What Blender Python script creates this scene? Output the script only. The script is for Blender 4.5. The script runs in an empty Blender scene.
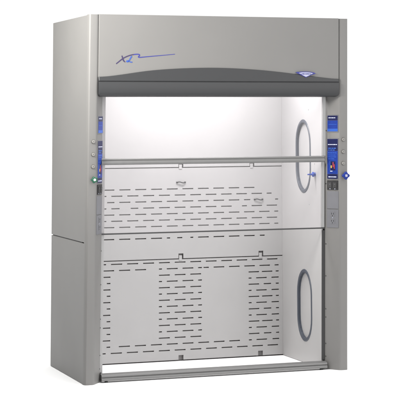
import bpy, bmesh, math
from mathutils import Vector

# ------------------------------------------------------------------ scene
scn = bpy.context.scene
COL = scn.collection
scn.view_settings.view_transform = 'Standard'
scn.view_settings.look = 'None'
scn.view_settings.exposure = 0.0
scn.view_settings.gamma = 1.0
scn.render.engine = 'CYCLES'
scn.cycles.max_bounces = 10
scn.cycles.diffuse_bounces = 6
scn.cycles.transparent_max_bounces = 12

W, H, D, LEAN = 1.83, 2.36, 0.924, 0.0715      # overall size of the cabinet, metres
def yf(z):                                      # the front face leans slightly forward at its top
    return -LEAN * z / H

# ------------------------------------------------------------------ materials
def mat(name, col, rough=0.5, metal=0.0, mottling=0.04, scale=14.0, bump=0.0, bscale=600.0, spec=0.5, coat=0.0, wave=0.0):
    m = bpy.data.materials.new(name); m.use_nodes = True
    nt = m.node_tree; b = nt.nodes['Principled BSDF']
    b.inputs['Roughness'].default_value = rough
    b.inputs['Metallic'].default_value = metal
    b.inputs['Specular IOR Level'].default_value = spec
    b.inputs['Coat Weight'].default_value = coat
    tc = nt.nodes.new('ShaderNodeTexCoord')
    n = nt.nodes.new('ShaderNodeTexNoise'); n.inputs['Scale'].default_value = scale; n.inputs['Detail'].default_value = 6
    nt.links.new(tc.outputs['Object'], n.inputs['Vector'])
    r = nt.nodes.new('ShaderNodeValToRGB')
    r.color_ramp.elements[0].position = 0.3; r.color_ramp.elements[1].position = 0.7
    r.color_ramp.elements[0].color = tuple(c * (1 - mottling) for c in col) + (1,)
    r.color_ramp.elements[1].color = tuple(min(1, c * (1 + mottling)) for c in col) + (1,)
    nt.links.new(n.outputs['Fac'], r.inputs['Fac'])
    nt.links.new(r.outputs['Color'], b.inputs['Base Color'])
    rr = nt.nodes.new('ShaderNodeMapRange')
    rr.inputs['To Min'].default_value = max(0.02, rough - 0.06); rr.inputs['To Max'].default_value = min(1, rough + 0.06)
    nt.links.new(n.outputs['Fac'], rr.inputs['Value']); nt.links.new(rr.outputs['Result'], b.inputs['Roughness'])
    if bump > 0:
        n2 = nt.nodes.new('ShaderNodeTexNoise'); n2.inputs['Scale'].default_value = bscale; n2.inputs['Detail'].default_value = 2
        nt.links.new(tc.outputs['Object'], n2.inputs['Vector'])
        bp = nt.nodes.new('ShaderNodeBump'); bp.inputs['Strength'].default_value = bump; bp.inputs['Distance'].default_value = 0.001
        nt.links.new(n2.outputs['Fac'], bp.inputs['Height']); nt.links.new(bp.outputs['Normal'], b.inputs['Normal'])
    if wave > 0:
        n3 = nt.nodes.new('ShaderNodeTexNoise'); n3.inputs['Scale'].default_value = 2.2; n3.inputs['Detail'].default_value = 1
        nt.links.new(tc.outputs['Object'], n3.inputs['Vector'])
        b3 = nt.nodes.new('ShaderNodeBump'); b3.inputs['Strength'].default_value = wave; b3.inputs['Distance'].default_value = 0.02
        nt.links.new(n3.outputs['Fac'], b3.inputs['Height'])
        if bump > 0: nt.links.new(b3.outputs['Normal'], bp.inputs['Normal'])
        else: nt.links.new(b3.outputs['Normal'], b.inputs['Normal'])
    return m

M = {}
M['paint']   = mat('warm_grey_powder_coat', (0.174, 0.171, 0.166), 0.48, bump=0.10, mottling=0.02, scale=3, spec=0.4, wave=0.35)
M['liner']   = mat('white_composite_liner', (0.370, 0.366, 0.366), 0.42, bump=0.012, mottling=0.02, scale=4)
M['edge']    = mat('liner_cut_edge', (0.30, 0.29, 0.29), 0.7)
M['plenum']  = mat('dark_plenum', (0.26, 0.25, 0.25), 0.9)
M['trim']    = mat('charcoal_moulded_trim', (0.022, 0.0232, 0.025), 0.36, bump=0.12, bscale=900, mottling=0.03)
M['alu']     = mat('satin_aluminium', (0.165, 0.165, 0.163), 0.42, metal=0.25, mottling=0.03, scale=30)
M['stile']   = mat('pale_aluminium_stile', (0.29, 0.29, 0.29), 0.42, metal=0.2, mottling=0.03, scale=30)
M['alud']    = mat('shaded_groove_aluminium', (0.17, 0.17, 0.17), 0.45, metal=0.4)
M['black']   = mat('black_rubber', (0.012, 0.012, 0.013), 0.55)
M['seal']    = mat('charcoal_seal', (0.035, 0.035, 0.036), 0.5)
M['dark']    = mat('dark_track', (0.03, 0.03, 0.031), 0.6)
M['gasket']  = mat('slate_grey_gasket', (0.055, 0.064, 0.084), 0.42)
M['blue']    = mat('blue_label', (0.010, 0.034, 0.235), 0.32, mottling=0.08, scale=60, spec=0.2)
M['sky']     = mat('mid_blue_label', (0.03, 0.10, 0.42), 0.32, spec=0.2)
M['navy']    = mat('navy_label', (0.009, 0.012, 0.062), 0.32, spec=0.2)
M['print']   = mat('white_print', (0.50, 0.53, 0.66), 0.5)
M['lilac']   = mat('lilac_print', (0.38, 0.385, 0.50), 0.5)
M['red']     = mat('red_print', (0.45, 0.03, 0.04), 0.5)
M['yellow']  = mat('yellow_print', (0.75, 0.42, 0.05), 0.5)
M['plate']   = mat('grey_cover_plate', (0.135, 0.137, 0.150), 0.45, mottling=0.03)
M['socket']  = mat('socket_face', (0.30, 0.30, 0.31), 0.4)
M['knob']    = mat('grey_knob_plastic', (0.21, 0.205, 0.195), 0.35)
M['knobd']   = mat('dark_knob_ring', (0.09, 0.087, 0.08), 0.5)
M['vblue']   = mat('blue_valve_plastic', (0.010, 0.030, 0.22), 0.25, spec=0.2)
M['barb']    = mat('bright_blue_fixture', (0.004, 0.042, 0.30), 0.3, spec=0.2)
M['vgreen']  = mat('green_valve_plastic', (0.005, 0.085, 0.042), 0.25)
M['white']   = mat('white_plastic', (0.75, 0.76, 0.78), 0.35)
M['ink']     = mat('violet_blue_lettering', (0.022, 0.026, 0.20), 0.4)
M['ink2']    = mat('blue_lettering', (0.02, 0.065, 0.31), 0.4)
M['ink3']    = mat('dark_violet_lettering', (0.03, 0.021, 0.075), 0.4)
M['ground']  = mat('white_studio_floor', (0.96, 0.96, 0.96), 0.8, mottling=0.004, spec=0.1)
M['chrome']  = mat('zinc_screw', (0.06, 0.06, 0.06), 0.35, metal=0.6)

def glass_mat(name, refl):
    m = bpy.data.materials.new(name); m.use_nodes = True
    nt = m.node_tree; nt.nodes.clear()
    o = nt.nodes.new('ShaderNodeOutputMaterial'); mx = nt.nodes.new('ShaderNodeMixShader')
    t = nt.nodes.new('ShaderNodeBsdfTransparent'); g = nt.nodes.new('ShaderNodeBsdfGlossy')
    lw = nt.nodes.new('ShaderNodeLayerWeight'); lw.inputs['Blend'].default_value = 0.25
    ad = nt.nodes.new('ShaderNodeMath'); ad.operation = 'MULTIPLY_ADD'
    ad.inputs[1].default_value = 0.3; ad.inputs[2].default_value = refl
    nt.links.new(lw.outputs['Fresnel'], ad.inputs[0])
    nz = nt.nodes.new('ShaderNodeTexNoise'); nz.inputs['Scale'].default_value = 3.0
    rg = nt.nodes.new('ShaderNodeMapRange'); rg.inputs['To Min'].default_value = 0.02; rg.inputs['To Max'].default_value = 0.12
    nt.links.new(nz.outputs['Fac'], rg.inputs['Value']); nt.links.new(rg.outputs['Result'], g.inputs['Roughness'])
    t.inputs['Color'].default_value = (0.98, 0.975, 0.98, 1); g.inputs['Color'].default_value = (1, 0.985, 0.985, 1)
    nt.links.new(ad.outputs[0], mx.inputs['Fac'])
    nt.links.new(t.outputs[0], mx.inputs[1]); nt.links.new(g.outputs[0], mx.inputs[2]); nt.links.new(mx.outputs[0], o.inputs['Surface'])
    return m
M['glass'] = glass_mat('tempered_sash_glass', 0.045)
M['pane'] = glass_mat('window_glass', 0.02)

# ------------------------------------------------------------------ mesh builder
class MB:
    def __init__(self):
        self.bm = bmesh.new(); self.mats = []
    def mi(self, m):
        if m not in self.mats: self.mats.append(m)
        return self.mats.index(m)
    def face(self, pts, m, smooth=False):
        f = self.bm.faces.new([self.bm.verts.new(p) for p in pts])
        f.material_index = self.mi(m); f.smooth = smooth; return f
    def hexa(self, p, m):                       # 8 points: 4 of the back loop, 4 of the front loop
        v = [self.bm.verts.new(q) for q in p]
        for ids in ((0,1,2,3),(7,6,5,4),(0,4,5,1),(1,5,6,2),(2,6,7,3),(3,7,4,0)):
            f = self.bm.faces.new([v[i] for i in ids]); f.material_index = self.mi(m)
    def box(self, x0, x1, y0, y1, z0, z1, m, lean=False):
        g = (lambda z: yf(z)) if lean else (lambda z: 0)
        p = [(x0,y0+g(z0),z0),(x1,y0+g(z0),z0),(x1,y1+g(z0),z0),(x0,y1+g(z0),z0),
             (x0,y0+g(z1),z1),(x1,y0+g(z1),z1),(x1,y1+g(z1),z1),(x0,y1+g(z1),z1)]
        self.hexa(p, m)
    def loft(self, rings, m, closed=True, cap=True, smooth=False):
        vs = [[self.bm.verts.new(p) for p in r] for r in rings]
        n = len(vs[0]); k = self.mi(m)
        for a, b in zip(vs[:-1], vs[1:]):
            for i in range(n if closed else n-1):
                j = (i+1) % n
                f = self.bm.faces.new((a[i], a[j], b[j], b[i])); f.material_index = k; f.smooth = smooth
        if cap:
            for r in (vs[0], vs[-1]):
                f = self.bm.faces.new(r); f.material_index = k
    def lathe(self, org, axis, prof, m, seg=28, smooth=True, up=(0,0,1), lobes=0, lobe_amt=0.0, phase=0.0):
        a = Vector(axis).normalized(); u = a.cross(Vector(up)).normalized(); w = a.cross(u)
        rings = []
        for d, r in prof:
            ring = []
            for i in range(seg):
                t = 2*math.pi*i/seg
                rr = r * (1 + lobe_amt*math.cos(lobes*t + phase))
                ring.append(Vector(org) + a*d + u*(rr*math.cos(t)) + w*(rr*math.sin(t)))
            rings.append(ring)
        self.loft(rings, m, smooth=smooth)
    def build(self, name, parent=None, bevel=0.0, seg=2, weld=False):
        bm = self.bm
        if weld: bmesh.ops.remove_doubles(bm, verts=bm.verts, dist=1e-5)
        bmesh.ops.recalc_face_normals(bm, faces=bm.faces)
        me = bpy.data.meshes.new(name); bm.to_mesh(me); bm.free()
        for m in self.mats: me.materials.append(m)
        o = bpy.data.objects.new(name, me); COL.objects.link(o)
        if parent: o.parent = parent
        if bevel > 0:
            b = o.modifiers.new('edge', 'BEVEL'); b.width = bevel; b.segments = seg; b.limit_method = 'ANGLE'; b.angle_limit = math.radians(35)
        return o

def interp(tab, x):
    if x <= tab[0][0]: return tab[0][1]
    for i in range(len(tab)-1):
        x0, y0 = tab[i]; x1, y1 = tab[i+1]
        if x <= x1:
            m = lambda k: ((tab[min(k+1,len(tab)-1)][1]-tab[max(k-1,0)][1])/(tab[min(k+1,len(tab)-1)][0]-tab[max(k-1,0)][0]))
            h = x1-x0; t = (x-x0)/h
            return ((2*t**3-3*t**2+1)*y0+(t**3-2*t**2+t)*h*m(i)+(-2*t**3+3*t**2)*y1+(t**3-t**2)*h*m(i+1))
    return tab[-1][1]

# ------------------------------------------------------------------ the thing
hood = bpy.data.objects.new('fume_hood', None); COL.objects.link(hood)
hood['label'] = 'tall grey walk-in laboratory fume hood with white slotted interior and charcoal trim band'
hood['category'] = 'fume hood'

# ---- ground
g = MB(); n = 64
g.face([(60*math.cos(2*math.pi*i/n)+1, 60*math.sin(2*math.pi*i/n)+5, 0) for i in range(n)], M['ground'])
gr = g.build('ground'); gr['kind'] = 'structure'

# ---- outer shell: side panels (upper and lower sheet each side), roof, rear
for sx in (0, 1):
    x0, x1 = (0.002, 0.022) if sx == 0 else (W-0.022, W-0.002)
    for z0, z1 in ((0.0015, 0.888), (0.894, 2.358)):
        b = MB()
        rings = []
        for z in (z0, z1):
            y0 = yf(z) + 0.056
            rings.append([(x0, y0, z), (x1, y0, z), (x1, D, z), (x0, D, z)])
        b.loft(rings, M['paint'])
        b.build('side_panel', hood, 0.0025)
    b = MB()                                    # dark frame member behind the seam of the two sheets
    xx = (0.006, 0.03) if sx == 0 else (W-0.03, W-0.006)
    b.box(xx[0]+ (0.017 if sx == 0 else -0.017)*0, xx[1], 0.10, D-0.03, 0.870, 0.912, M['black'])
    if sx == 0: b.build('seam_strip', hood)
    else: b.build('seam_strip', hood)
b = MB(); b.box(0.024, W-0.024, yf(H)+0.02, D-0.002, 2.325, 2.352, M['paint']); b.build('roof_panel', hood)
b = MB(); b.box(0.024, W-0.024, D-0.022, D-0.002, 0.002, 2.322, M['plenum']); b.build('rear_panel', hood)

# ---- corner posts
FA, FB = 0.066, 0.095       # the inner facet runs FA across and FB back
def post_section(z):
    dy = yf(z)
    pts = [(0.0, 0.052), (0.0, 0.022), (0.004, 0.008), (0.011, 0.001), (0.018, 0.0)]
    P0, P1 = Vector((0.062, 0.0)), Vector((0.062+FA, FB))
    d = (P1-P0).normalized()
    a = P0 + Vector((-0.014, 0)); c = P0 + d*0.014          # rounded fold
    for i in range(7):
        t = i/6; q = a*(1-t)**2 + P0*2*t*(1-t) + c*t*t
        pts.append((q.x, q.y))
    e = P1 - d*0.006
    pts += [(e.x, e.y), (P1.x, P1.y+0.003), (P1.x, P1.y+0.02), (0.024, P1.y+0.02), (0.024, 0.054), (0.0, 0.054)]
    return [(x, y+dy, z) for x, y in pts]
def mirror(pts): return [(W-x, y, z) for x, y, z in pts]
posts = []
for sx in (0, 1):
    b = MB()
    zs = [0.0, 0.6, 1.2, 1.8, H]
    rings = [post_section(z) for z in zs]
    if sx: rings = [mirror(r) for r in rings]
    b.loft(rings, M['paint'])
    o = b.build('corner_post', hood)
    for p in o.data.polygons: p.use_smooth = abs(p.normal.z) < 0.5
    o.data.update()
    es = o.modifiers.new('split', 'EDGE_SPLIT'); es.split_angle = math.radians(22)
    posts.append(o)

FL = math.hypot(FA, FB)
def facet_pt(sx, s, z, h):                     # s: 0 at the fold .. 1 at the opening; h: height off the facet
    dx, dy = FA/FL, FB/FL
    nx, ny = dy, -dx                           # outward normal of the left facet
    x = 0.062 + FA*s + nx*h; y = FB*s + ny*h + yf(z)
    return (W-x if sx else x, y, z)
def fbox(b, sx, s0, s1, z0, z1, h0, h1, m):
    if sx: pass
    lo = [facet_pt(sx, s0, z0, h0), facet_pt(sx, s1, z0, h0), facet_pt(sx, s1, z1, h0), facet_pt(sx, s0, z1, h0)]
    hi = [facet_pt(sx, s0, z0, h1), facet_pt(sx, s1, z0, h1), facet_pt(sx, s1, z1, h1), facet_pt(sx, s0, z1, h1)]
    b.hexa(lo+hi, m)
def sl(sx, a, b_):                             # along reading direction: left to right seen from the front
    return (a, b_) if not sx else (1-b_, 1-a)

for sx, po in ((0, posts[0]), (1, posts[1])):
    S0, S1 = 0.115, 0.865
    def sub(t):                                # t 0..1 left-to-right on the plate -> s
        return S0 + (S1-S0)*(t if not sx else 1-t)
    def mark(b, t0, t1, z0, z1, m, h=0.0046):
        s0, s1 = sorted((sub(t0), sub(t1)))
        fbox(b, sx, s0, s1, z0, z1, 0.0032, h, m)
    def words(b, t0, t1, z0, z1, m, h, pat):
        tot = sum(pat); x = t0
        for i, p_ in enumerate(pat):
            e = x + (t1-t0)*p_/tot
            if i % 2 == 0: mark(b, x, e, z0, z1, m, h)
            x = e
    # airflow monitor
    b = MB(); fbox(b, sx, S0-0.02, S1+0.02, 1.588, 1.706, -0.002, 0.003, M['plate'])
    mark(b, 0.03, 0.97, 1.594, 1.668, M['blue'])
    mark(b, 0.03, 0.97, 1.669, 1.701, M['navy'])
    words(b, 0.12, 0.76, 1.683, 1.689, M['print'], 0.0052, (5,.6,3,.6,6,.6,4))
    mark(b, 0.03, 0.97, 1.594, 1.612, M['sky'], 0.0052)
    mark(b, 0.12, 0.88, 1.640, 1.643, M['sky'], 0.0052)
    b.build('airflow_monitor', po, 0.0008, 1)
    # instruction label
    b = MB(); fbox(b, sx, S0-0.02, S1+0.02, 1.270, 1.548, -0.002, 0.003, M['plate'])
    mark(b, 0.02, 0.98, 1.306, 1.462, M['blue'])
    mark(b, 0.02, 0.98, 1.463, 1.543, M['navy'])
    mark(b, 0.02, 0.98, 1.274, 1.305, M['navy'])
    words(b, 0.08, 0.92, 1.502, 1.508, M['print'], 0.0052, (6,.7,5,.7,3,.7,7,.7,4))
    words(b, 0.10, 0.82, 1.476, 1.483, M['sky'], 0.0052, (7,1,4,1,6)); words(b, 0.10, 0.70, 1.465, 1.471, M['sky'], 0.0052, (4,1,6,1,5))
    words(b, 0.08, 0.88, 1.446, 1.451, M['sky'], 0.0052, (5,.8,8,.8,4,.8,6))
    words(b, 0.12, 0.78, 1.432, 1.436, M['sky'], 0.0052, (3,.8,6,.8,5)); words(b, 0.10, 0.84, 1.419, 1.423, M['sky'], 0.0052, (6,.8,4,.8,7)); words(b, 0.10, 0.66, 1.406, 1.410, M['sky'], 0.0052, (5,.8,6))
    mark(b, 0.30, 0.78, 1.330, 1.392, M['navy'], 0.0052)
    mark(b, 0.25, 0.31, 1.330, 1.392, M['sky'], 0.0056)
    mark(b, 0.52, 0.60, 1.352, 1.386, M['red'], 0.0058)
    mark(b, 0.34, 0.44, 1.346, 1.364, M['yellow'], 0.0058)
    mark(b, 0.64, 0.70, 1.340, 1.372, M['red'], 0.0058)
    mark(b, 0.28, 0.50, 1.322, 1.328, M['print'], 0.0058)
    words(b, 0.12, 0.86, 1.283, 1.290, M['print'], 0.0052, (6,.7,4,.7,8))
    b.build('instruction_label', po, 0.0008, 1)
    # rocker switches
    b = MB(); fbox(b, sx, S0, S1, 1.199, 1.263, -0.002, 0.005, M['black'])
    for t in (0.1, 0.55):
        s0, s1 = sorted((sub(t), sub(t+0.35)))
        fbox(b, sx, s0, s1, 1.213, 1.250, 0.004, 0.009, M['dark'])
        s0, s1 = sorted((sub(t+0.12), sub(t+0.23)))
        fbox(b, sx, s0, s1, 1.204, 1.208, 0.004, 0.0058, M['print'])
        fbox(b, sx, s0, s1, 1.236, 1.239, 0.008, 0.0096, M['plate'])
    b.build('switch_plate', po, 0.0012, 2)
    # blank plate and outlet plate
    b = MB(); fbox(b, sx, S0-0.03, S1+0.02, 1.072, 1.190, -0.002, 0.0045, M['plate']); b.build('cover_plate', po, 0.002, 2)
    b = MB(); fbox(b, sx, S0-0.03, S1+0.02, 0.946, 1.068, -0.002, 0.0045, M['plate'])
    for zc in (1.036, 0.988):
        s0, s1 = sorted((sub(0.30), sub(0.72)))
        fbox(b, sx, s0, s1, zc-0.017, zc+0.017, 0.004, 0.0062, M['plate'])
        for t in (0.40, 0.58):
            s0, s1 = sorted((sub(t), sub(t+0.05)))
            fbox(b, sx, s0, s1, zc-0.003, zc+0.010, 0.006, 0.0066, M['black'])
        s0, s1 = sorted((sub(0.47), sub(0.55)))
        fbox(b, sx, s0, s1, zc-0.013, zc-0.007, 0.006, 0.0066, M['black'])
    s0, s1 = sorted((sub(0.48), sub(0.54)))
    fbox(b, sx, s0, s1, 1.010, 1.014, 0.004, 0.0056, M['print'])
    b.build('outlet_plate', po, 0.0012, 1)
    # three service knobs
    xk = 0.0385
    for z in (1.539, 1.457, 1.379):
        b = MB(); X = W-xk if sx else xk; y = yf(z)
        b.lathe((X, y+0.002, z), (0,-1,0), [(0,0.0145),(0.003,0.0142),(0.0045,0.0125)], M['knobd'])
        b.lathe((X, y-0.002, z), (0,-1,0), [(0,0.0115),(0.008,0.0108),(0.010,0.009)], M['knob'])
        b.lathe((X, y-0.010, z), (0,-1,0), [(0,0.0035),(0.0026,0.003)], M['knobd'], seg=14)
        b.build('service_knob', po)
    # valve handle
    z = 1.296; y = yf(z)
    b = MB(); X = W-0.028 if sx else 0.043
    vm = M['vblue'] if sx else M['vgreen']
    b.lathe((X, y+0.002, z), (0,-1,0), [(0,0.013),(0.006,0.012),(0.014,0.009),(0.018,0.009)], M['knobd' if not sx else 'vblue'])
    if sx:
        b.lathe((X, y-0.014, z), (0,-1,0), [(0,0.018),(0.003,0.0235),(0.014,0.0235),(0.018,0.020),(0.0185,0.012)], vm, seg=48, lobes=4, lobe_amt=0.16)
        b.lathe((X, y-0.031, z), (0,-1,0), [(0,0.0095),(0.0035,0.009),(0.0042,0.006)], M['lilac'], seg=24, lobes=4, lobe_amt=0.1, phase=math.pi)
    else:
        b.lathe((X, y-0.014, z), (0,-1,0), [(0,0.017),(0.003,0.0195),(0.014,0.0195),(0.018,0.017),(0.0185,0.012)], vm, seg=48, lobes=5, lobe_amt=0.14)
        b.lathe((X, y-0.031, z), (0,-1,0), [(0,0.0085),(0.0035,0.008),(0.0042,0.005)], M['white'], seg=24)
    v = b.build('valve_handle', po)
    v['label'] = 'blue four-lobed valve handle' if sx else 'green lobed valve handle with white centre'
    # small screws along the opening edge of the facet
    for z in (1.60, 1.24, 0.835, 0.62, 0.40, 0.345, 0.17, 0.085):
        b = MB(); c = Vector(facet_pt(sx, 0.965, z, 0.0)); nrm = Vector(facet_pt(sx, 0.965, z, 1.0)) - c
        b.lathe(c - nrm*0.001, nrm, [(0,0.0042),(0.0022,0.004),(0.003,0.0028)], M['chrome'], seg=12)
        b.build('screw', po)

# ---- header panel (upper front) and charcoal trim band
HX0, HX1 = 0.0665, W-0.0715
ztop_tab = [(HX0,1.956),(0.13,1.960),(0.211,1.970),(0.415,1.998),(0.62,2.013),(0.83,2.019),(1.0,2.016),(1.184,2.006),(1.33,1.993),(1.474,1.977),(1.62,1.960),(1.70,1.952),(HX1,1.949)]
b = MB()
rings = []
for z in (1.85, H+0.002):
    y = yf(z)
    rings.append([(HX0, y-0.001, z), (HX1, y-0.001, z), (HX1, y+0.13, z), (HX0, y+0.13, z)])
b.loft(rings, M['paint'])
header = b.build('header_panel', hood, 0.003)
b = MB(); xs = []
N = 120
for i in range(N+1):
    x = HX0 - 0.0005 + (HX1-HX0+0.001)*i/N; xs.append(x)
xs = sorted(set(xs + [HX0-0.0005+d for d in (0.002,0.005,0.009,0.014,0.02)] + [HX1+0.0005-d for d in (0.002,0.005,0.009,0.014,0.02)]))
R = 0.024
rings = []
for x in xs:
    d = min(x-xs[0], xs[-1]-x)
    zb = 1.8275 + (R - math.sqrt(max(0, R*R-(R-d)**2)) if d < R else 0)
    zt = interp(ztop_tab, x)
    e = 1.0 if d > 0.004 else 0.6+0.4*d/0.004
    prof = [(zt, 0.004), (zt, -0.005*e), (zt-0.003, -0.0075*e), (1.9315, -0.010*e), (1.9285, -0.0085*e), (1.9275, -0.003*e), (1.9245, -0.003*e), (1.9235, -0.012*e), (1.9205, -0.0150*e),
            (1.895, -0.0185*e), (max(1.868,zb+0.004), -0.0195*e), (max(1.853,zb+0.003), -0.0180*e), (max(1.842,zb+0.002), -0.013*e), (max(1.834,zb+0.001), -0.005*e), (zb, 0.012), (zb, 0.10), (zt, 0.10)]
    rings.append([(x, yf(z)+dy, z) for z, dy in prof])
b.loft(rings, M['trim'])
band = b.build('trim_band', hood)
for p in band.data.polygons: p.use_smooth = True
es = band.modifiers.new('split', 'EDGE_SPLIT'); es.split_angle = math.radians(18)

# ---- script lettering on the header: one flowing ribbon mesh
def ribbon(b, pts, w, m, off):
    # dense smooth path on the leaning header plane; w = [start, mid, end] widths
    P = [Vector((p[0], p[1])) for p in pts]; Q = []
    for i in range(len(P)-1):
        p0, p1, p2, p3 = P[max(i-1,0)], P[i], P[i+1], P[min(i+2,len(P)-1)]
        for k in range(6):
            t = k/6
            Q.append(0.5*((2*p1)+(p2-p0)*t+(2*p0-5*p1+4*p2-p3)*t*t+(3*p1-p0-3*p2+p3)*t**3))
    Q.append(P[-1]); rings = []
    for i, q in enumerate(Q):
        d = (Q[min(i+1,len(Q)-1)] - Q[max(i-1,0)]).normalized(); nn = Vector((-d.y, d.x))
        t = i/(len(Q)-1)
        ww = (w[0]*(1-2*t)+w[1]*2*t) if t < 0.5 else (w[1]*(2-2*t)+w[2]*(2*t-1))
        a, c = q+nn*ww/2, q-nn*ww/2
        rings.append([(a.x, yf(a.y)-off, a.y), (c.x, yf(c.y)-off, c.y), (c.x, yf(c.y)+0.001, c.y), (a.x, yf(a.y)+0.001, a.y)])
    b.loft(rings, m)
def hp(u, v):                                  # lettering design grid -> metres on the header
    return (0.183+(u-116)*0.00681, 2.046-(v-63)*0.0066+(u-116)*0.00007)
b = MB()
sw = [(116.2,63.8),(118.5,62.0),(121.5,59.6),(125,57.4),(129.5,55.6),(133.5,54.7),(137,54.4),(139.2,54.8),(139.2,55.9),(138.3,56.9),(139.0,57.5),(141.5,57.4),(150,56.6),(162,55.6),(175,54.4)]
ribbon(b, [hp(*p) for p in sw[:6]], (0.0065,0.0075,0.0068), M['ink3'], 0.0022)
ribbon(b, [hp(*p) for p in sw[5:]], (0.0068,0.0075,0.0035), M['ink'], 0.0022)
ribbon(b, [hp(*p) for p in [(121.8,55.8),(122.4,57.6),(123.3,60.2),(124.4,61.7),(125.3,61.9)]], (0.006,0.009,0.004), M['ink3'], 0.0026)
ribbon(b, [hp(*p) for p in [(131.6,56.3),(130.4,58.2),(129.2,60.4),(128.0,61.7),(126.7,61.7),(127.0,60.9),(128.8,61.2),(130.4,62.1),(132.2,62.2)]], (0.008,0.0068,0.006), M['ink2'], 0.0030)
b.build('script_lettering', header)

# ---- winged emblem at the right end of the band
def plate_poly(b, pts, off0, off1, m):
    b.loft([[(x, yf(z)-off0, z) for x, z in pts], [(x, yf(z)-off1, z) for x, z in pts]], m)
EX, EZ = 1.513, 1.979
outer = [(-0.074,0.0125),(-0.060,0.0165),(-0.03,0.0180),(0,0.0185),(0.03,0.0170),(0.060,0.0120),(0.073,0.0050),(0.058,0.0010),(0.040,-0.0040),(0.018,-0.014),(0.0,-0.0215),(-0.018,-0.0135),(-0.040,-0.003),(-0.058,0.004)]
inner = [(-0.052,0.0092),(-0.03,0.0132),(0,0.0140),(0.03,0.0125),(0.052,0.0068),(0.036,-0.001),(0.016,-0.0105),(0.0,-0.0170),(-0.016,-0.010),(-0.036,0.0005)]
b = MB()
plate_poly(b, [(EX+x, EZ+z) for x, z in outer], 0.004, 0.0115, M['ink'])
plate_poly(b, [(EX+x, EZ+z) for x, z in inner], 0.008, 0.0125, M['lilac'])
emblem = b.build('emblem', band)
cu = bpy.data.curves.new('emblem_text', 'FONT'); cu.body = 'LABCONCO'; cu.size = 0.0135; cu.align_x = 'CENTER'; cu.extrude = 0.0006; cu.offset = 0.0004
tmp = bpy.data.objects.new('emblem_text', cu); COL.objects.link(tmp)
bpy.context.view_layer.update()
me = bpy.data.meshes.new_from_object(tmp.evaluated_get(bpy.context.evaluated_depsgraph_get()))
bpy.data.objects.remove(tmp)
for v in me.vertices:
    x, yy, zz = v.co
    v.co = (EX + x, yf(EZ)-0.0125-zz, EZ-0.0015 + yy)
em = emblem.data
bm = bmesh.new(); bm.from_mesh(em); k0 = len(em.materials)
nf = len(bm.faces); bm.from_mesh(me); bm.faces.ensure_lookup_table()
for f in bm.faces[nf:]: f.material_index = 0
bm.to_mesh(em); bm.free()

# ---- interior liner
LX0, LX1 = 0.149, W-0.149
BY = 0.819
def track_ring(yc, zc, hw, hh, n=14):          # racetrack outline in the y-z plane
    pts = []
    for i in range(n+1):
        t = math.pi*i/n; pts.append((yc+hw*math.cos(t), zc+hh-hw+hw*math.sin(t)*1.25))
    for i in range(n+1):
        t = math.pi+math.pi*i/n; pts.append((yc+hw*math.cos(t), zc-hh+hw+hw*math.sin(t)*1.25))
    return pts
WIN = [(0.402, 1.4205, 0.138, 0.2225), (0.400, 0.393, 0.134, 0.2145)]
for sx in (0, 1):
    X = LX1 if sx else LX0; s = 1 if sx else -1          # s: direction out of the chamber
    b = MB(); bm = b.bm; k = b.mi(M['liner'])
    loops = [[(0.085,0.012),(BY-0.002,0.012),(BY-0.002,2.25),(0.02,2.25),(0.02,1.2)]]
    loops[0] = [(yf(0.003)+0.112,0.003),(BY+0.05,0.003),(BY+0.05,2.25),(yf(2.25)+0.112,2.25)]
    for (yc,zc,hw,hh) in WIN: loops.append(track_ring(yc,zc,hw,hh))
    edges = []
    for lp in loops:
        vs = [bm.verts.new((X, y, z)) for y, z in lp]
        for i in range(len(vs)): edges.append(bm.edges.new((vs[i], vs[(i+1)%len(vs)])))
    bmesh.ops.triangle_fill(bm, use_beauty=True, edges=edges)
    fs = list(bm.faces)
    r = bmesh.ops.extrude_face_region(bm, geom=fs)
    bmesh.ops.translate(bm, vec=(s*0.008,0,0), verts=[v for v in r['geom'] if isinstance(v, bmesh.types.BMVert)])
    wall = b.build('liner_wall', hood)
    for (yc,zc,hw,hh) in WIN:
        gb = MB()
        o = track_ring(yc,zc,hw,hh); i_ = track_ring(yc,zc,hw-0.016,hh-0.020)
        R0 = [[(X-s*0.001,y,z) for y,z in o], [(X-s*0.005,y,z) for y,z in track_ring(yc,zc,hw-0.004,hh-0.004)],
              [(X-s*0.005,y,z) for y,z in track_ring(yc,zc,hw-0.013,hh-0.017)], [(X-s*0.002,y,z) for y,z in i_], [(X+s*0.020,y,z) for y,z in i_], [(X+s*0.020,y,z) for y,z in o]]
        gb.loft(R0+[R0[0]], M['gasket'], cap=False, smooth=False)
        gk = gb.build('window_gasket', wall, weld=True)
        pb = MB(); q = track_ring(yc,zc,hw-0.012,hh-0.015)
        pb.loft([[(X+s*0.016,y,z) for y,z in q],[(X+s*0.020,y,z) for y,z in q]], M['liner'])
        pb.build('access_cover', wall)
    # small snap-in buttons on the wall
    for (y, z) in ((0.20,1.372),(0.30,1.745),(0.30,1.09)) if sx else ():
        db = MB(); db.lathe((X+s*0.001,y,z),(-s,0,0),[(0,0.006),(0.003,0.005)],M['socket'],seg=12); db.build('plug_button', wall)
    if sx:
        fb = MB(); y, z = 0.19, 1.299
        fb.lathe((X+0.001,y,z),(-1,0,0),[(0,0.014),(0.003,0.014),(0.005,0.009),(0.010,0.009),(0.012,0.017),(0.020,0.017),(0.023,0.010),(0.027,0.006),(0.033,0.0068),(0.036,0.0045),(0.044,0.006),(0.047,0.004),(0.054,0.0052),(0.058,0.003)],M['barb'],seg=24)
        f = fb.build('hose_fixture', wall); f['label'] = 'small bright blue hose nozzle on the inner right wall'

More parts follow.
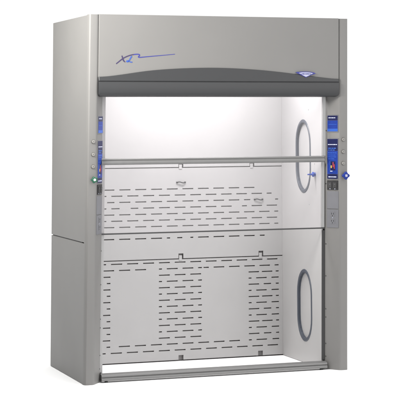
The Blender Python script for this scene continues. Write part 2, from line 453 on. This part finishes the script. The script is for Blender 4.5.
b = MB(); b.box(0.1100, LX0-0.0003, 0.1125, 0.1205, 0.058, 1.90, M['liner'], lean=True); b.build('jamb_flange', hood)
b = MB(); b.box(LX0-0.008, LX1+0.008, 0.06, BY+0.05, 2.252, 2.262, M['liner']); b.build('ceiling_liner', hood)
# light fixture above the chamber
b = MB(); b.box(0.35, W-0.35, 0.14, 0.34, 2.215, 2.25, M['white']); b.build('light_housing', hood, 0.004)

# ---- baffle panels with rows of slots
PITCH, SLEN, SH = 0.116, 0.080, 0.0075
def even(a, c): return [(0.286+PITCH*k, 0.286+PITCH*k+SLEN) for k in range(-1,13) if 0.286+PITCH*k+SLEN > a and 0.286+PITCH*k < c]
def odd(a, c):  return [(0.344+PITCH*k, 0.344+PITCH*k+SLEN) for k in range(-2,13) if 0.344+PITCH*k+SLEN > a and 0.344+PITCH*k < c]
def clip(sl_, a, c): return [(max(x0,a), min(x1,c)) for x0, x1 in sl_ if min(x1,c)-max(x0,a) > 0.010]
PX0, PX1 = LX0+0.0006, LX1-0.0005
lower = []
for i in range(15):
    z = 0.681-0.0432*i
    if i in (0, 14): s_ = clip(even(0.17,1.66), 0.185, 1.651)
    elif i == 1: s_ = clip(odd(0.17,0.69), 0.185, 0.69) + clip(odd(0.70,1.07),0.75,1.068)+clip(odd(1.10,1.66),1.08,1.651)
    elif i == 13: s_ = clip([(0.255,0.335),(0.372,0.398)],0.185,0.4)+clip(odd(0.43,1.36),0.43,1.37)+[(1.42,1.442),(1.478,1.558),(1.60,1.651)]
    elif i % 2 == 0: s_ = [(0.185,0.228),(0.27,0.283),(0.318,0.398)] + clip(even(0.7,1.1),0.75,1.068) + ([(1.42,1.50),(1.535,1.592),(1.628,1.651)] if i % 4 == 0 else [(1.42,1.50),(1.522,1.602),(1.628,1.651)])
    else: s_ = [(0.20,0.262),(0.288,0.335),(0.372,0.398)] + clip(odd(0.7,1.1),0.75,1.068) + [(1.42,1.442),(1.478,1.558),(1.595,1.651)]
    lower.append((z, s_))
mid = []
for i in range(8):
    z = 1.192-0.0431*i
    if i == 0: s_ = clip(odd(0.17,1.49),0.185,1.50)
    elif i == 1: s_ = clip(even(0.17,1.62),0.185,1.60)
    elif i == 2: s_ = [(0.228,0.308),(0.372,0.424)]+clip(odd(0.45,1.35),0.45,1.37)+[(1.388,1.436),(1.628,1.651)]
    elif i == 3: s_ = clip(even(0.17,0.47),0.185,0.462)+[(0.543,0.598)]+clip(even(0.62,1.24),0.62,1.31)+[(1.372,1.41)]+clip(even(1.43,1.66),1.44,1.651)
    elif i % 2 == 0: s_ = clip(odd(0.17,1.66),0.185,1.651)
    else: s_ = clip(even(0.17,1.66),0.185,1.651)
    mid.append((z, s_))
mid.append((0.851, clip(odd(0.17,0.75),0.185,0.772)+[(0.808,0.832),(0.885,0.922),(0.982,1.004)]+clip(odd(1.03,1.5),1.03,1.50)+[(1.508,1.545)]))

def baffle(z0, z1, rows, notches_top, notches_bot):
    """one sheet, slots cut right through; notches are (x, width, height) cut out of its lower edge"""
    b = MB(); T = 0.006; y0, y1 = BY, BY+T
    cells = []                                  # solid (x0,x1,z0,z1)
    cuts = [(z-SH/2, z+SH/2, s_) for z, s_ in rows]
    if notches_bot: cuts.append((z0, z0+notches_bot[0][2], [(x-w/2, x+w/2) for x, w, h in notches_bot]))
    cuts.sort(); zc = z0
    holes = []
    for a, c, s_ in cuts:
        if a > zc: cells.append((PX0, PX1, zc, a))
        x = PX0
        for s0, s1 in sorted(s_):
            if s0 > x: cells.append((x, s0, a, c))
            holes.append((s0, s1, a, c)); x = s1
        if x < PX1: cells.append((x, PX1, a, c))
        zc = c
    if zc < z1: cells.append((PX0, PX1, zc, z1))
    for x0, x1, a, c in cells:
        b.face([(x0,y0,a),(x1,y0,a),(x1,y0,c),(x0,y0,c)], M['liner'])
        b.face([(x0,y1,a),(x1,y1,a),(x1,y1,c),(x0,y1,c)], M['liner'])
    for x0, x1, a, c in holes:
        b.face([(x0,y0,a),(x1,y0,a),(x1,y1,a),(x0,y1,a)], M['edge']); b.face([(x0,y0,c),(x1,y0,c),(x1,y1,c),(x0,y1,c)], M['edge'])
        b.face([(x0,y0,a),(x0,y0,c),(x0,y1,c),(x0,y1,a)], M['edge']); b.face([(x1,y0,a),(x1,y0,c),(x1,y1,c),(x1,y1,a)], M['edge'])
    for z in (z0, z1): b.face([(PX0,y0,z),(PX1,y0,z),(PX1,y1,z),(PX0,y1,z)], M['edge'])
    for x in (PX0, PX1): b.face([(x,y0,z0),(x,y0,z1),(x,y1,z1),(x,y1,z0)], M['liner'])
    return b.build('baffle_panel', hood)
NW = 0.036
pan_low = baffle(0.008, 0.7005, lower, None, [(0.912,NW,0.032),(1.507,NW,0.032)])
pan_mid = baffle(0.7070, 1.3385, mid, None, [(0.912,NW,0.034),(1.515,NW,0.034)])
pan_top = baffle(1.3450, 2.248, [], None, [(0.912,NW,0.024),(1.450,NW,0.024)])
def tab(pan, x, z0, z1):                        # locating tab standing in the notch
    b = MB(); b.box(x-NW/2+0.003, x+NW/2-0.011, BY-0.004, BY+0.002, z0, z1, M['liner']); b.build('locating_tab', pan, 0.001, 1)
tab(pan_low, 0.912, 0.690, 0.728); tab(pan_low, 1.515, 0.690, 0.728)
tab(pan_mid, 0.912, 1.330, 1.362); tab(pan_mid, 1.450, 1.330, 1.362)
def pull(pan, x, z):                            # small wire finger pull
    b = MB(); pts = []
    for i in range(13):
        t = i/12; pts.append((x-0.030+0.060*t, BY-0.006-0.006*math.sin(math.pi*t)**0.6, z+0.0035*math.sin(2*math.pi*t)))
    rings = []
    for p in pts: rings.append([(p[0], p[1]+0.0038*math.cos(a), p[2]+0.0038*math.sin(a)) for a in [2*math.pi*k/10 for k in range(10)]])
    b.loft(rings, M['black'], smooth=True)
    for q in (-0.030, 0.030): b.box(x+q-0.005, x+q+0.005, BY-0.007, BY-0.0005, z-0.005, z+0.005, M['black'])
    b.build('finger_pull', pan)
pull(pan_mid, 0.912, 1.237); pull(pan_mid, 1.498, 1.106)
# dark back of the plenum behind the slots
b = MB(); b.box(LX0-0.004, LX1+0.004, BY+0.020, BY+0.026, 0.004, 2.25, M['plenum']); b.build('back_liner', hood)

# ---- sash tracks, sashes
SY = 0.100
for sx in (0, 1):
    b = MB()
    xa, xb = (0.105, 0.1275) if not sx else (LX1+0.009, W-0.1285)
    b.box(xa, xb, SY+0.020, SY+0.028, 0.06, 1.84, M['dark'], lean=True)  # dark boxes stand in for the shade deep in the track channel
    if sx: b.box(LX1+0.0005, W-0.1285, SY+0.002, SY+0.0105, 0.06, 0.925, M['dark'], lean=True)
    b.build('sash_track', hood)
def sash(z0, z1, dy):
    p = MB(); p.box(0.1280 if dy > SY-0.01 else 0.1205, W-0.1582, dy-0.002, dy+0.002, z0+0.001, z1, M['glass'], lean=True); pane = p.build('sash_pane', hood)
    for xa, xb in ((0.1080, 0.1200 if dy < SY-0.01 else 0.1275), (W-0.1580, W-0.1345)):
        b = MB(); b.box(xa, xb, dy-0.006, dy+0.006, z0, z1, M['stile'], lean=True)
        b.build('sash_stile', pane, 0.0015, 1)
    return pane
up = sash(1.428, 1.90, SY-0.018)
lo = sash(0.946, 1.386, SY)
# pull handle along the foot of the upper sash: extruded profile with a groove
b = MB(); zc = 1.408; dy0 = yf(zc)+SY-0.018
prof = [(0.010,0.021),(-0.016,0.021),(-0.020,0.018),(-0.021,0.011),(-0.017,0.009),(-0.017,0.006),(-0.022,0.004),(-0.024,-0.006),(-0.023,-0.014),(-0.016,-0.021),(0.010,-0.021)]
b.loft([[(x, dy0+y, zc+z) for y, z in prof] for x in (0.1120, W-0.1480)], M['alu'])
b.build('sash_handle', up, 0.001, 1)
# black seal along the foot of the lower sash
b = MB(); b.box(0.1260, W-0.1345, SY-0.005, SY+0.006, 0.9365, 0.9455, M['seal'], lean=True); b.build('sash_seal', lo, 0.001, 1)

# ---- sill rail at the foot of the opening
b = MB()
prof = [(0.105,0.012),(0.105,0.048),(0.098,0.054),(0.085,0.055),(0.066,0.052),(0.050,0.047),(0.046,0.038),(0.048,0.0345),(0.053,0.0335),(0.053,0.030),(0.047,0.029),(0.044,0.022),(0.046,0.011),(0.056,0.009),(0.100,0.009)]
b.loft([[(x, y+0.008, z) for y, z in prof] for x in (0.1290, W-0.1290)], M['alu'])
rail = b.build('sill_rail', hood, 0.0008, 1)
for x in (0.165, W-0.165):
    b = MB(); b.lathe((x, 0.075, 0.0), (0,0,1), [(0,0.012),(0.004,0.012),(0.010,0.007)], M['black'], up=(0,1,0), seg=16); b.build('levelling_foot', rail)

# ------------------------------------------------------------------ camera
cam = bpy.data.cameras.new('camera'); co = bpy.data.objects.new('camera', cam); COL.objects.link(co)
cam.sensor_width = 36.0; cam.lens = 1668.99/400*36.0
cam.shift_x = (200-239.107)/400; cam.shift_y = (-72.584-200)/400
cam.clip_start = 0.1; cam.clip_end = 500
from mathutils import Matrix
yaw, pit, rol = 0.3484, 0.1153, -0.0047
F = Vector((math.sin(yaw)*math.cos(pit), math.cos(yaw)*math.cos(pit), math.sin(pit)))
Rv = Vector((math.cos(yaw), -math.sin(yaw), 0)); U = Rv.cross(F)
R2 = Rv*math.cos(rol)+U*math.sin(rol); U2 = U*math.cos(rol)-Rv*math.sin(rol)
mw = Matrix((R2, U2, -F)).transposed().to_4x4(); mw.translation = Vector((-2.776, -10.5688, 1.6693))
co.matrix_world = mw
scn.camera = co

# ------------------------------------------------------------------ light
def area(name, loc, target, sx_, sy_, power, col=(1,1,1)):
    l = bpy.data.lights.new(name, 'AREA'); l.shape = 'RECTANGLE'; l.size = sx_; l.size_y = sy_; l.energy = power; l.color = col
    o = bpy.data.objects.new(name, l); COL.objects.link(o); o.location = loc
    o.rotation_euler = (Vector(target)-Vector(loc)).to_track_quat('-Z', 'Y').to_euler()
    return o
area('chamber_lamp', (W/2, 0.30, 2.20), (W/2, 0.36, 0.0), 1.15, 0.16, 30, (1.0, 0.98, 0.98))
k = area('studio_softbox', (-1.9, -1.3, 2.9), (0.1, 0.3, 2.35), 0.9, 0.9, 40, (1.0, 0.975, 0.93))
k.data.spread = math.radians(72)
k = area('added_ground_fill', (-0.75, -0.5, 4.3), (-0.55, -0.2, 0.0), 1.4, 2.2, 11, (1.0, 0.985, 0.96))  # added fill, no real fixture: whitens the ground beside the left side panel
k.data.spread = math.radians(70)

# world: white studio surround - bright overhead and behind, dim towards the left
w = bpy.data.worlds.new('World'); scn.world = w; w.use_nodes = True
nt = w.node_tree; bg = nt.nodes['Background']
tc = nt.nodes.new('ShaderNodeTexCoord'); sp = nt.nodes.new('ShaderNodeSeparateXYZ'); nt.links.new(tc.outputs['Generated'], sp.inputs[0])
def ramp(sock, stops):
    mr = nt.nodes.new('ShaderNodeMapRange'); mr.inputs['From Min'].default_value = -1; mr.inputs['From Max'].default_value = 1
    nt.links.new(sock, mr.inputs['Value'])
    r = nt.nodes.new('ShaderNodeValToRGB'); e = r.color_ramp.elements
    e[0].position = (stops[0][0]+1)/2; e[0].color = (stops[0][1],)*3+(1,)
    e[1].position = (stops[-1][0]+1)/2; e[1].color = (stops[-1][1],)*3+(1,)
    for p_, v_ in stops[1:-1]:
        q = e.new((p_+1)/2); q.color = (v_,)*3+(1,)
    nt.links.new(mr.outputs['Result'], r.inputs['Fac']); return r.outputs['Color']
left = ramp(sp.outputs['X'], [(-0.5, 0.03), (-0.12, 0.35), (0.1, 1.0), (0.3, 1.0), (0.8, 1.35)])
front = ramp(sp.outputs['Y'], [(-1.0, 2.5), (-0.6, 1.5), (0.0, 0.4), (0.45, 0.9), (0.6, 1.08)])
mx = nt.nodes.new('ShaderNodeMix'); mx.data_type = 'RGBA'; mx.blend_type = 'MULTIPLY'; mx.inputs[0].default_value = 1.0
nt.links.new(left, mx.inputs[6]); nt.links.new(front, mx.inputs[7])
fr = ramp(sp.outputs['X'], [(-0.05, 0.0), (0.2, 1.0)]); fy = ramp(sp.outputs['Y'], [(-0.85, 1.0), (-0.5, 0.0)])
m3 = nt.nodes.new('ShaderNodeMix'); m3.data_type = 'RGBA'; m3.blend_type = 'MULTIPLY'; m3.inputs[0].default_value = 1.0
nt.links.new(fr, m3.inputs[6]); nt.links.new(fy, m3.inputs[7])
m4 = nt.nodes.new('ShaderNodeMix'); m4.data_type = 'RGBA'; nt.links.new(m3.outputs[2], m4.inputs[0]); nt.links.new(mx.outputs[2], m4.inputs[6]); m4.inputs[7].default_value = (2.5, 2.46, 2.46, 1)
top = ramp(sp.outputs['Z'], [(0.55, 0.0), (0.85, 1.0)])
m2 = nt.nodes.new('ShaderNodeMix'); m2.data_type = 'RGBA'; nt.links.new(top, m2.inputs[0]); nt.links.new(m4.outputs[2], m2.inputs[6]); m2.inputs[7].default_value = (1.9, 1.9, 1.9, 1)
nt.links.new(m2.outputs[2], bg.inputs['Color']); bg.inputs['Strength'].default_value = 1.0
